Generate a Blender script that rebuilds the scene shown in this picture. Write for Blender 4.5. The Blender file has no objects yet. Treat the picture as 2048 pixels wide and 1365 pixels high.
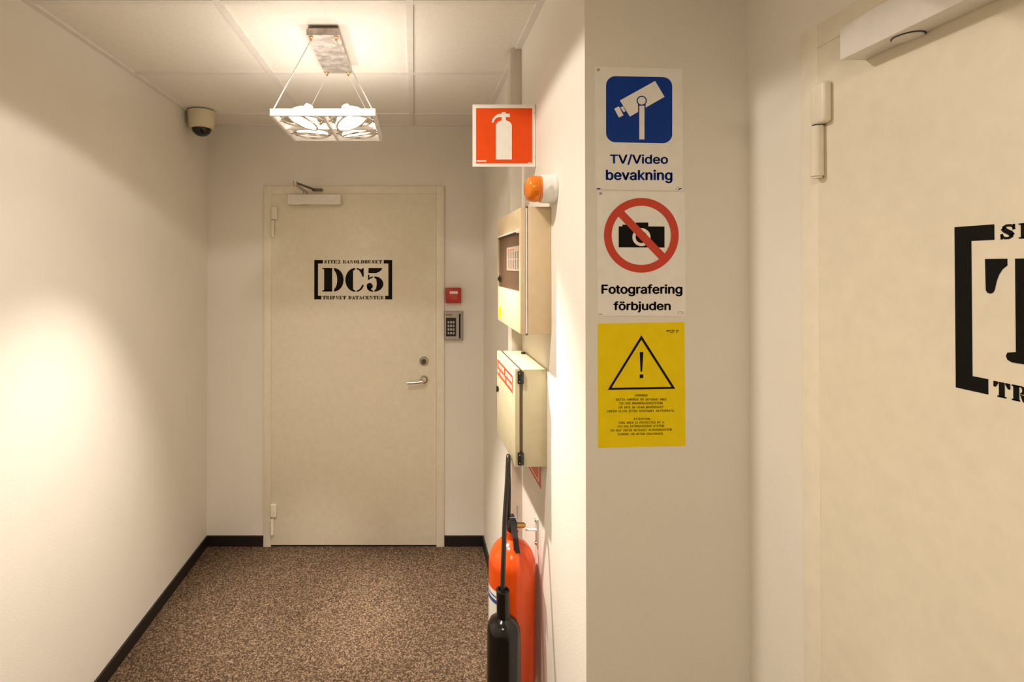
import bpy, bmesh, math, random
from mathutils import Vector, Matrix
random.seed(4)
PI = math.pi
sc = bpy.context.scene
C = sc.collection

# ---------------------------------------------------------------- camera
H = 1.644            # eye height
F = 1030.0           # focal length in pixels of the 2048 wide frame
PITCH = math.radians(0.45)
AX, AY = 829.0, 532.0 - F * math.tan(PITCH)
cam_d = bpy.data.cameras.new('camera')
cam = bpy.data.objects.new('camera', cam_d)
C.objects.link(cam)
cam.location = (0, 0, H)
cam.rotation_euler = (PI / 2 + PITCH, 0, 0)
cam_d.sensor_width = 36
cam_d.lens = 36 * F / 2048
cam_d.shift_x = (1024 - AX) / 2048
cam_d.shift_y = -(682.5 - AY) / 2048
cam_d.clip_start = 0.02
sc.camera = cam

# ---------------------------------------------------------------- world, exposure
w = bpy.data.worlds.new('world')
sc.world = w
w.use_nodes = True
w.node_tree.nodes['Background'].inputs[0].default_value = (1, .86, .7, 1)
w.node_tree.nodes['Background'].inputs[1].default_value = 0.3
vs = sc.view_settings
vs.view_transform = 'Standard'
vs.look = 'None'
vs.gamma = 1
vs.use_curve_mapping = False
vs.exposure = 0.58

WARM = (1.0, .905, .81)
P_NEAR = 74         # watt of the pendant's spot aimed at the left wall
P_RIGHT = 85        # and at the right wall
P_FLOOR = 190
P_LEAK = 4.6
P_DOWN = 20          # recessed downlight just above the picture
P_FILL = 13  # watt of the added fill panel behind the viewer
P_CORE = 46          # inner beam of the downlight

# ---------------------------------------------------------------- room numbers
XL, XR, XP = -1.22, 0.4066, 0.795
YP, YB, YF = 1.226, 3.035, -2.2
ZC = 2.469


def on_y(px, py, Y):
    """point of the plane y = Y measured from the photograph"""
    a, b = (px - AX) / F, (AY - py) / F
    d = Vector((a, math.cos(PITCH) - b * math.sin(PITCH), math.sin(PITCH) + b * math.cos(PITCH)))
    return Vector((0, 0, H)) + d * (Y / d.y)


def on_x(px, py, X):
    a, b = (px - AX) / F, (AY - py) / F
    d = Vector((a, math.cos(PITCH) - b * math.sin(PITCH), math.sin(PITCH) + b * math.cos(PITCH)))
    return Vector((0, 0, H)) + d * (X / d.x)


# ---------------------------------------------------------------- materials
def mat(name, col, rough=.5, metal=0, emit=0, ecol=None, spec=.5, bump=None, trans=0, vary=None, coat=0, alpha=1):
    m = bpy.data.materials.new(name)
    m.use_nodes = True
    nt = m.node_tree
    b = nt.nodes['Principled BSDF']
    b.inputs['Base Color'].default_value = (*col, 1)
    b.inputs['Roughness'].default_value = rough
    b.inputs['Metallic'].default_value = metal
    b.inputs['Specular IOR Level'].default_value = spec
    b.inputs['Transmission Weight'].default_value = trans
    b.inputs['Coat Weight'].default_value = coat
    b.inputs['Alpha'].default_value = alpha
    if emit:
        b.inputs['Emission Color'].default_value = (*(ecol or col), 1)
        b.inputs['Emission Strength'].default_value = emit
    tc = nt.nodes.new('ShaderNodeTexCoord')
    n = nt.nodes.new('ShaderNodeTexNoise')
    n.inputs['Scale'].default_value = (vary[0] if vary else 35)
    n.inputs['Detail'].default_value = 3
    nt.links.new(tc.outputs['Object'], n.inputs['Vector'])
    k = vary[1] if vary else .03
    r = nt.nodes.new('ShaderNodeValToRGB')
    r.color_ramp.elements[0].position = .3
    r.color_ramp.elements[1].position = .7
    r.color_ramp.elements[0].color = (*[max(0, c * (1 - k)) for c in col], 1)
    r.color_ramp.elements[1].color = (*[min(1, c * (1 + k)) for c in col], 1)
    nt.links.new(n.outputs['Fac'], r.inputs['Fac'])
    nt.links.new(r.outputs['Color'], b.inputs['Base Color'])
    if bump:
        n2 = nt.nodes.new('ShaderNodeTexNoise')
        n2.inputs['Scale'].default_value = bump[0]
        n2.inputs['Detail'].default_value = 4
        nt.links.new(tc.outputs['Object'], n2.inputs['Vector'])
        bp = nt.nodes.new('ShaderNodeBump')
        bp.inputs['Strength'].default_value = bump[1]
        bp.inputs['Distance'].default_value = bump[2]
        nt.links.new(n2.outputs['Fac'], bp.inputs['Height'])
        nt.links.new(bp.outputs['Normal'], b.inputs['Normal'])
    return m


M = {}
M['wall'] = mat('painted plaster', (.83, .785, .695), .75, bump=(210, .22, .003), vary=(3, .02), spec=.3)
M['ceiling'] = mat('ceiling tile', (.90, .85, .77), .85, bump=(220, .25, .002), vary=(90, .03), spec=.2)
M['grid'] = mat('ceiling grid', (.84, .80, .74), .5)
M['base'] = mat('black skirting', (.012, .009, .008), .4)
M['door'] = mat('cream painted steel', (.84, .77, .61), .42, bump=(500, .08, .001))
M['frame'] = mat('cream painted frame', (.85, .78, .63), .4)
M['closer'] = mat('pale closer cover', (.86, .82, .76), .35)
M['black'] = mat('black print', (.006, .005, .004), .6, spec=.12)
M['blackplastic'] = mat('black plastic', (.012, .011, .011), .28)
M['hornplastic'] = mat('black horn plastic', (.007, .006, .005), .13)
M['rubber'] = mat('black rubber hose', (.02, .017, .014), .22)
M['steel'] = mat('brushed steel', (.55, .50, .44), .3, 1)
M['chrome'] = mat('chrome', (.78, .75, .70), .12, 1)
M['darksteel'] = mat('dark steel', (.16, .12, .09), .4, .8)
M['lampsteel'] = mat('satin aluminium', (.92, .90, .88), .45, .15)
M['platesteel'] = mat('plate steel with painted light dapples', (.50, .45, .41), .55, .5, bump=(28, .5, .02), vary=(30, .35))  # colour noise paints caustic light dapples onto the plate
M['cable'] = mat('steel cable', (.85, .82, .78), .35, .5)
M['duct'] = mat('grey cable duct', (.62, .56, .47), .5)
M['box1'] = mat('beige enamel', (.68, .53, .33), .45, bump=(700, .12, .001))
M['box2'] = mat('pale green beige enamel', (.60, .53, .34), .45, bump=(700, .12, .001))
M['white'] = mat('white plastic', (.84, .82, .79), .35)
M['signwhite'] = mat('white sign plate', (.90, .87, .81), .3)
M['blue'] = mat('blue print', (.004, .045, .30), .4, spec=.2)
M['red'] = mat('red print', (.62, .045, .015), .35)
M['signred'] = mat('fire sign red', (.80, .080, .008), .4, spec=.2)
M['yellow'] = mat('yellow sheet', (.90, .68, .003), .5, spec=.15)
M['brownink'] = mat('small black print', (.06, .04, .01), .5)
M['redpaint'] = mat('red enamel', (.80, .085, .004), .18, coat=.2)
M['callred'] = mat('red plastic', (.50, .03, .025), .35)
M['cream'] = mat('cream dome housing', (.74, .66, .46), .45)
M['dome'] = mat('smoked dome', (.006, .005, .005), .08)
M['greyplastic'] = mat('grey plastic', (.42, .38, .33), .4)
M['paper'] = mat('printed paper', (.80, .78, .76), .6)
M['paperblue'] = mat('grey blue print', (.28, .33, .36), .6)
M['orangeink'] = mat('orange print', (.75, .14, .03), .6)
M['dusk'] = mat('dark interior plate', (.20, .145, .10), .5)
M['brass'] = mat('brass screw', (.55, .36, .14), .3, 1)
M['amber'] = mat('amber lens', (.95, .25, .01), .12, trans=.25, coat=.5)
M['pinlight'] = mat('zinc pin', (.55, .58, .62), .3, .6)
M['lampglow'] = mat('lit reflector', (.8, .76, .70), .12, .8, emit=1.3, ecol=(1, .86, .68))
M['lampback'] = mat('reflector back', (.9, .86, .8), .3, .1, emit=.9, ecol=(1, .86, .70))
M['bulb'] = mat('bulb', (1, .95, .85), .3, 0, emit=12, ecol=(1, .86, .66))
M['bluelabel'] = mat('blue label stripe', (.02, .08, .30), .4)
M['panelglow'] = mat('lit diffuser', (.9, .85, .8), .5, 0, emit=1.5, ecol=WARM)


def glass_mat():
    m = mat('smoked window', (.30, .22, .16), .08, vary=(20, .01))
    nt = m.node_tree
    b = nt.nodes['Principled BSDF']
    out = nt.nodes['Material Output']
    tr = nt.nodes.new('ShaderNodeBsdfTransparent')
    tr.inputs[0].default_value = (.86, .81, .76, 1)
    mx = nt.nodes.new('ShaderNodeMixShader')
    mx.inputs[0].default_value = .08
    nt.links.new(tr.outputs[0], mx.inputs[1])
    nt.links.new(b.outputs[0], mx.inputs[2])
    nt.links.new(mx.outputs[0], out.inputs['Surface'])
    return m


M['smoke'] = glass_mat()


def lens_mat():
    m = mat('clear lamp glass', (1, 1, 1), .03, vary=(20, .0))
    nt = m.node_tree
    b = nt.nodes['Principled BSDF']
    out = nt.nodes['Material Output']
    tr = nt.nodes.new('ShaderNodeBsdfTransparent')
    mx = nt.nodes.new('ShaderNodeMixShader')
    mx.inputs[0].default_value = .08
    nt.links.new(tr.outputs[0], mx.inputs[1])
    nt.links.new(b.outputs[0], mx.inputs[2])
    nt.links.new(mx.outputs[0], out.inputs['Surface'])
    return m


M['lens'] = lens_mat()


def carpet_mat():
    m = bpy.data.materials.new('speckled brown carpet')
    m.use_nodes = True
    nt = m.node_tree
    b = nt.nodes['Principled BSDF']
    b.inputs['Roughness'].default_value = .95
    b.inputs['Specular IOR Level'].default_value = .1
    tc = nt.nodes.new('ShaderNodeTexCoord')
    v = nt.nodes.new('ShaderNodeTexVoronoi')
    v.inputs['Scale'].default_value = 190
    n = nt.nodes.new('ShaderNodeTexNoise')
    n.inputs['Scale'].default_value = 70
    n.inputs['Detail'].default_value = 5
    n.inputs['Roughness'].default_value = .75
    nt.links.new(tc.outputs['Object'], v.inputs['Vector'])
    nt.links.new(tc.outputs['Object'], n.inputs['Vector'])
    sep = nt.nodes.new('ShaderNodeSeparateColor')
    nt.links.new(v.outputs['Color'], sep.inputs[0])
    mx = nt.nodes.new('ShaderNodeMix')
    mx.inputs['Factor'].default_value = .5
    nt.links.new(sep.outputs[0], mx.inputs['A'])
    nt.links.new(n.outputs['Fac'], mx.inputs['B'])
    r = nt.nodes.new('ShaderNodeValToRGB')
    e = r.color_ramp.elements
    e[0].position = .22
    e[0].color = (.034, .022, .014, 1)
    e[1].position = .80
    e[1].color = (.25, .168, .105, 1)
    e2 = r.color_ramp.elements.new(.5)
    e2.color = (.088, .056, .034, 1)
    nt.links.new(mx.outputs['Result'], r.inputs['Fac'])
    nt.links.new(r.outputs['Color'], b.inputs['Base Color'])
    bp = nt.nodes.new('ShaderNodeBump')
    bp.inputs['Strength'].default_value = .6
    bp.inputs['Distance'].default_value = .004
    nt.links.new(mx.outputs['Result'], bp.inputs['Height'])
    nt.links.new(bp.outputs['Normal'], b.inputs['Normal'])
    return m


M['carpet'] = carpet_mat()


# ---------------------------------------------------------------- mesh helpers
class MB:
    def __init__(self):
        self.bm = bmesh.new()

    def box(self, x0, x1, y0, y1, z0, z1, bev=0, seg=2, rot=None):
        g = bmesh.ops.create_cube(self.bm, size=1)
        vs_ = g['verts']
        for v in vs_:
            v.co = Vector((x0 + (v.co.x + .5) * (x1 - x0), y0 + (v.co.y + .5) * (y1 - y0), z0 + (v.co.z + .5) * (z1 - z0)))
        if rot:
            c = Vector(((x0 + x1) / 2, (y0 + y1) / 2, (z0 + z1) / 2))
            for v in vs_:
                v.co = c + rot @ (v.co - c)
        if bev:
            es = list({e for v in vs_ for e in v.link_edges})
            bmesh.ops.bevel(self.bm, geom=es, offset=bev, segments=seg, affect='EDGES', profile=.5)
        return self

    def lathe(self, prof, o=(0, 0, 0), d=(0, 0, 1), n=32, capped=True):
        """prof: list of (radius, distance along d)"""
        o = Vector(o)
        d = Vector(d).normalized()
        a = d.orthogonal().normalized()
        b = d.cross(a)
        rings = []
        for r, t in prof:
            if r < 1e-6:
                rings.append([self.bm.verts.new(o + d * t)])
            else:
                rings.append([self.bm.verts.new(o + d * t + (a * math.cos(2 * PI * i / n) + b * math.sin(2 * PI * i / n)) * r) for i in range(n)])
        for p, q in zip(rings, rings[1:]):
            for i in range(n):
                j = (i + 1) % n
                if len(p) == 1 and len(q) == 1:
                    continue
                if len(p) == 1:
                    self.bm.faces.new((p[0], q[j], q[i]))
                elif len(q) == 1:
                    self.bm.faces.new((p[i], p[j], q[0]))
                else:
                    self.bm.faces.new((p[i], p[j], q[j], q[i]))
        if capped:
            if len(rings[0]) > 1:
                self.bm.faces.new(list(reversed(rings[0])))
            if len(rings[-1]) > 1:
                self.bm.faces.new(rings[-1])
        return self

    def cyl(self, p, q, r, n=20, r2=None):
        p, q = Vector(p), Vector(q)
        return self.lathe([(r, 0), (r2 if r2 is not None else r, (q - p).length)], p, q - p, n)

    def tube(self, pts, r, n=12):
        """smooth tube through control points (Catmull-Rom)"""
        P = [Vector(p) for p in pts]
        path = []
        for i in range(len(P) - 1):
            p0 = P[max(i - 1, 0)]
            p1, p2 = P[i], P[i + 1]
            p3 = P[min(i + 2, len(P) - 1)]
            for k in range(8):
                t = k / 8
                path.append(.5 * ((2 * p1) + (p2 - p0) * t + (2 * p0 - 5 * p1 + 4 * p2 - p3) * t * t + (3 * p1 - p0 - 3 * p2 + p3) * t ** 3))
        path.append(P[-1])
        up = None
        rings = []
        for i, p in enumerate(path):
            t = (path[min(i + 1, len(path) - 1)] - path[max(i - 1, 0)]).normalized()
            if up is None:
                up = t.orthogonal().normalized()
            up = (up - t * up.dot(t)).normalized()
            b = t.cross(up)
            rings.append([self.bm.verts.new(p + (up * math.cos(2 * PI * k / n) + b * math.sin(2 * PI * k / n)) * r) for k in range(n)])
        for p, q in zip(rings, rings[1:]):
            for k in range(n):
                j = (k + 1) % n
                self.bm.faces.new((p[k], p[j], q[j], q[k]))
        self.bm.faces.new(list(reversed(rings[0])))
        self.bm.faces.new(rings[-1])
        return self

    def prism(self, pts, d):
        """closed polygon (3D points) extruded by vector d"""
        d = Vector(d)
        a = [self.bm.verts.new(Vector(p)) for p in pts]
        b = [self.bm.verts.new(Vector(p) + d) for p in pts]
        n = len(a)
        self.bm.faces.new(a)
        self.bm.faces.new(list(reversed(b)))
        for i in range(n):
            j = (i + 1) % n
            self.bm.faces.new((a[i], b[i], b[j], a[j]))
        return self

    def torus(self, c, d, R, r, n=36, m=10, a0=0, a1=2 * PI):
        c = Vector(c)
        d = Vector(d).normalized()
        a = d.orthogonal().normalized()
        b = d.cross(a)
        full = abs(a1 - a0 - 2 * PI) < 1e-6
        N = n if full else n + 1
        rings = []
        for i in range(N):
            t = a0 + (a1 - a0) * i / n
            e = a * math.cos(t) + b * math.sin(t)
            rings.append([self.bm.verts.new(c + e * (R + r * math.cos(2 * PI * k / m)) + d * (r * math.sin(2 * PI * k / m))) for k in range(m)])
        for i in range(n if full else N - 1):
            p, q = rings[i], rings[(i + 1) % N]
            for k in range(m):
                j = (k + 1) % m
                self.bm.faces.new((p[k], p[j], q[j], q[k]))
        return self

    def build(self, name, m, parent=None, smooth=True, mods=None):
        bmesh.ops.recalc_face_normals(self.bm, faces=self.bm.faces)
        me = bpy.data.meshes.new(name)
        self.bm.to_mesh(me)
        self.bm.free()
        for x in (m if isinstance(m, (list, tuple)) else [m]):
            me.materials.append(M[x])
        o = bpy.data.objects.new(name, me)
        C.objects.link(o)
        if smooth:
            for p in me.polygons:
                p.use_smooth = True
            me.set_sharp_from_angle(angle=math.radians(35))
        if parent:
            o.parent = parent
        return o


def thing(name, label, cat, loc=(0, 0, 0), group=None, kind=None):
    o = bpy.data.objects.new(name, None)
    C.objects.link(o)
    o.empty_display_size = .05
    o.location = loc
    return tag(o, label, cat, group, kind)


def tag(o, label=None, cat=None, group=None, kind=None):
    if label:
        o['label'] = label
    if cat:
        o['category'] = cat
    if group:
        o['group'] = group
    if kind:
        o['kind'] = kind
    return o


def rebase(root, base):
    """put the empty at its base without moving its parts"""
    base = Vector(base)
    root.location = base
    for ch in root.children:
        ch.location = ch.location - base
    return root


# ================================================================= SETTING
tag(MB().box(XL - .1, 2.0, YF - .1, YB + .1, -.05, 0).build('floor', 'carpet', smooth=False), 'speckled brown carpet floor', 'floor', kind='structure')
ceil = MB().box(XL - .1, 2.0, YF - .1, YB + .1, ZC + .006, ZC + .05).build('ceiling', 'ceiling', smooth=False)
tag(ceil, 'cream suspended tile ceiling', 'ceiling', kind='structure')
# T-bar grid, measured lines
g = MB()
k = 0
ys = [1.606 - .6 * 6 + .6 * i for i in range(9)]
ys = [y for y in ys if YF < y < YB]
for y in ys:
    xr = XR if y > YP else XP
    g.box(XL, xr, y - .012, y + .012, ZC, ZC + .006)
for x in (-.6155, -.0165):
    g.box(x - .012, x + .012, YF, YB, ZC - .0004, ZC + .006)
g.box(.5725, .5965, YF, YP, ZC - .0004, ZC + .006)
g.build('ceiling_grid', 'grid', ceil, smooth=False)
g = MB()
g.box(XL, XL + .024, YF, YB, ZC - .002, ZC + .006)
g.box(XL + .024, XR, YB - .024, YB, ZC - .002, ZC + .006)
g.box(XR - .024, XR, YP, YB - .024, ZC - .002, ZC + .006)
g.box(XP - .024, XP, YF, YP, ZC - .002, ZC + .006)
g.build('edge_angle', 'grid', ceil, smooth=False)

tag(MB().box(XL - .1, XL, YF, YB, 0, ZC + .006).build('wall_left', 'wall', smooth=False), 'long white plastered wall on the left', 'wall', kind='structure')
tag(MB().box(XL - .1, XR, YB, YB + .1, 0, ZC + .006).build('wall_back', 'wall', smooth=False), 'beige end wall around the far door', 'wall', kind='structure')
wr = MB().box(XR, 1.6, YP, YB + .1, 0, ZC + .006).build('wall_right', 'wall', smooth=False)
tag(wr, 'white wall carrying the alarm boxes, with its end face carrying three signs', 'wall', kind='structure')
tag(MB().box(XP, 1.6, YF, YP, 0, ZC + .006).build('wall_door_side', 'wall', smooth=False), 'plastered wall with the near door on the right', 'wall', kind='structure')
tag(MB().box(XL - .1, 1.6, YF - .1, YF, 0, ZC + .006).build('wall_front', 'wall', smooth=False), 'wall closing the corridor behind the viewer', 'wall', kind='structure')
BH = .062
tag(MB().box(XL, XL + .010, YF, YB, 0, BH, .002).build('baseboard_left', 'base', smooth=False), 'black skirting along the left wall', 'skirting board', kind='structure')
b = MB()
b.box(XL + .010, -.886, YB - .010, YB, 0, BH, .002)
b.box(.174, XR - .010, YB - .010, YB, 0, BH, .002)
tag(b.build('baseboard_back', 'base', smooth=False), 'black skirting either side of the far door', 'skirting board', kind='structure')
b = MB()
b.box(XR - .010, XR, YP - .010, YB, 0, BH, .002)
b.box(XR, XP - .010, YP - .010, YP, 0, BH, .002)
b.box(XP - .010, XP, 1.0435, YP, 0, BH, .002)
tag(b.build('baseboard_right', 'base', smooth=False), 'black skirting along the right wall', 'skirting board', kind='structure')

# ================================================================= DECAL LETTERING
# decal unit: 1 = 1/4.876 px at the far door (343 px per metre)
DU = 1 / 4.876 / 343.0


def arc(cx, cy, rx, ry, a0, a1, n=14):
    return [(cx + rx * math.cos(math.radians(a0 + (a1 - a0) * i / n)), cy + ry * math.sin(math.radians(a0 + (a1 - a0) * i / n))) for i in range(n + 1)]


def rect(x0, y0, x1, y1):
    return [(x0, y0), (x1, y0), (x1, y1), (x0, y1)]


def stroke(pts, wd):
    out = []
    L, R_ = [], []
    for i, p in enumerate(pts):
        a = pts[max(i - 1, 0)]
        c = pts[min(i + 1, len(pts) - 1)]
        dx, dy = c[0] - a[0], c[1] - a[1]
        l = math.hypot(dx, dy)
        nx, ny = -dy / l * wd / 2, dx / l * wd / 2
        L.append((p[0] + nx, p[1] + ny))
        R_.append((p[0] - nx, p[1] - ny))
    return L + R_[::-1]


def cres(side, x_flat=5.4, x_out=9.6, th=3.3, y0=0, y1=10):
    """fat crescent of a stencil bowl, right side if side > 0"""
    cy, ry = (y0 + y1) / 2, (y1 - y0) / 2
    o = arc(x_flat, cy, x_out - x_flat, ry, 90, -90)
    i = arc(x_flat, cy, max(x_out - x_flat - th, .2), ry - .8, -90, 90)
    p = o + i
    return p if side > 0 else [(10 - x, y) for x, y in p]


def stem(x0, x1):
    return [rect(x0, 0, x1, 10), rect(x0 - .9, 0, x1 + .5, .9), rect(x0 - .9, 9.1, x1 + .5, 10)]


ARM_T = [(5.3, 10), (9.4, 10), (9.4, 6.6), (8.5, 6.6), (7.4, 9), (5.3, 9)]
ARM_B = [(x, 10 - y) for x, y in ARM_T]
GLYPH = {
    'I': [rect(3.2, 0, 6.8, 10), rect(2, 0, 8, .9), rect(2, 9.1, 8, 10)],
    'T': [rect(3.3, 0, 6.7, 10), rect(2.3, 0, 7.7, .9), [(0, 10), (2.8, 10), (2.8, 8.8), (1.3, 6.3), (0, 6.3)], [(10, 10), (7.2, 10), (7.2, 8.8), (8.7, 6.3), (10, 6.3)]],
    'E': stem(1.1, 4.6) + [ARM_T, ARM_B, rect(5.3, 4.6, 7, 5.4), rect(7, 3.4, 7.9, 6.6)],
    'L': stem(1.1, 4.6) + [ARM_B],
    'S': [stroke([(8.6, 6.4), (8.3, 8.2), (6.6, 9.2), (4.4, 9.2), (2.6, 8.2), (2.6, 6.4)], 1.6), stroke([(2.3, 7.6), (3.4, 6), (6.6, 4), (7.7, 2.4)], 3.3),
          stroke([(7.4, 3.6), (7.4, 1.8), (5.6, .8), (3.4, .8), (1.8, 1.8), (1.4, 3.6)], 1.6), rect(8, 7, 9.2, 10), rect(.8, 0, 2, 3)],
    '2': [stroke([(1.9, 6.6), (2.4, 8.4), (5, 9), (7.4, 8), (7.3, 6), (4.8, 3.9)], 2.2), [(1, 0), (9, 0), (9, 2.4), (3.6, 2.4), (4.4, 3.4), (3, 3.4)]],
    'K': stem(1.1, 4.2) + [[(4.7, 5.2), (7.6, 10), (9.6, 10), (6, 4.6)], [(5.4, 5.6), (7.2, 6), (10, 0), (6.6, 0)]],
    'A': [[(.4, 0), (1.6, 0), (4.7, 9), (4.3, 10)], [(4.9, 10), (5.8, 10), (9.4, 0), (5.8, 0), (4.4, 5)], rect(2.6, 2.8, 5, 3.8), rect(0, 0, 3, .8), rect(5.2, 0, 10, .8)],
    'N': [rect(1.2, 0, 2.3, 10), rect(.3, 0, 3.3, .8), [(.3, 10), (3.8, 10), (8.6, 0), (7, 0), (2.3, 7.5), (.3, 9.2)], rect(7.7, 2, 8.8, 10), rect(6.7, 9.2, 9.8, 10)],
    'O': [cres(1), cres(-1)],
    'D': stem(1.1, 4.6) + [cres(1)],
    'H': [rect(.9, 0, 3.8, 10), rect(.2, 0, 4.4, .9), rect(.2, 9.1, 4.4, 10), rect(6.2, 0, 9.1, 10), rect(5.6, 0, 9.8, .9), rect(5.6, 9.1, 9.8, 10), rect(3.8, 4.5, 6.2, 5.5)],
    'U': [rect(.2, 9.1, 4.8, 10), [(1, 10), (4.2, 10), (4.2, 3), (4.8, 1), (4.8, 0), (2.4, .6), (1, 2.6)], [(5.3, 0), (5.3, .9), (7.4, 2), (7.8, 3.6), (7.8, 10), (8.9, 10), (8.9, 3.4), (8, 1)], rect(6.8, 9.1, 9.9, 10)],
    'R': stem(1.1, 4.4) + [cres(1, 5, 9.2, 3, 4.6, 10), [(5, 4.3), (7.4, 4.3), (9.9, 0), (6.6, 0)]],
    'P': stem(1.1, 4.4) + [cres(1, 5, 9.2, 3, 4, 10)],
    'C': [cres(-1), [(5.4, 10), (7.6, 9.4), (8.4, 10), (9.4, 10), (9.4, 6.4), (8.4, 6.4), (7, 8.6), (5.4, 9.2)], [(5.4, 0), (8, .6), (9.5, 3.4), (8.5, 3.4), (7, 1.4), (5.4, .8)]],
}


def word(polys, s, x0, x1, y0, y1, space=.55):
    """letters of s fitted into x0..x1 (decal coords, y down: y0 top, y1 bottom)"""
    units = sum(space if ch == ' ' else (.72 if ch == 'I' else 1) for ch in s)
    cw = (x1 - x0) / units
    x = x0
    for ch in s:
        if ch == ' ':
            x += cw * space
            continue
        k = .72 if ch == 'I' else 1
        off = .14 if ch == 'I' else 0
        for p in GLYPH[ch]:
            polys.append([(x + (px / 10 - off) * cw * .93, y1 + (y0 - y1) * py / 10) for px, py in p])
        x += cw * k


def decal_polys(big):
    P = []
    P.append([(627, 875), (712, 875), (712, 910), (664, 910), (664, 1227), (697, 1227), (697, 1262), (627, 1262)])
    P.append([(1392, 875), (1308, 875), (1308, 910), (1354, 910), (1354, 1227), (1322, 1227), (1322, 1262), (1392, 1262)])
    word(P, 'SITE2 KANOLDHUSET', 722, 1295, 877, 910)
    word(P, 'TRIPNET DATACENTER', 708, 1310, 1228, 1262)
    if big == 'DC5':
        P += [rect(724, 955, 803, 1185), rect(708, 955, 803, 966), rect(708, 1172, 803, 1185)]
        P.append([(820, 955)] + arc(820, 1070, 95, 115, -90, 90, 24) + [(820, 1176)] + arc(812, 1070, 40, 92, 70, -70, 16)[0:] + [(820, 964)])
        P.append(arc(1030, 1071, 98, 117, -90, -270, 26) + [(1030, 1180), (1008, 1160), (1008, 985), (1030, 963)])
        P.append([(1042, 954), (1062, 958), (1090, 968), (1098, 955), (1112, 955), (1112, 1040), (1100, 1040), (1085, 1003), (1064, 975), (1042, 966)])
        P.append([(1042, 1188), (1066, 1183), (1092, 1165), (1108, 1140), (1112, 1117), (1098, 1120), (1080, 1152), (1060, 1170), (1042, 1176)])
        P.append([(1160, 955), (1294, 955), (1288, 972), (1268, 990), (1236, 1004), (1180, 1005), (1157, 1002)])
        P.append([(1154, 1018), (1168, 1022), (1168, 1050), (1184, 1040), (1204, 1036), (1204, 1048), (1182, 1056), (1160, 1072), (1154, 1070)])
        P.append([(1216, 1036)] + arc(1216, 1111, 89, 75, -90, 90, 22) + [(1216, 1176)] + [(1234, 1156), (1240, 1110), (1236, 1066), (1216, 1050)])
        P.append(arc(1172, 1130, 31, 29, 0, 300, 18) + [(1204, 1100)][:0])
        P.append([(1142, 1140), (1150, 1166), (1172, 1182), (1204, 1188), (1204, 1177), (1186, 1165), (1176, 1140)])
    else:
        # a single tall stencil T, left arm, stem and right arm
        A = [(693, 953), (737, 953), (737, 968), (728, 976), (721, 988), (716, 1003), (712, 1022), (709, 1029), (703, 1032), (697, 1030), (694, 1024)]
        P.append(A)
        P.append([(752, 953), (832, 953), (832, 1156), (840, 1158), (848, 1160), (851, 1168), (848, 1176), (840, 1180), (744, 1180), (736, 1176), (733, 1168), (736, 1160), (744, 1158), (752, 1156)])
        P.append([(1584 - x, y) for x, y in A])
    return P


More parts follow.
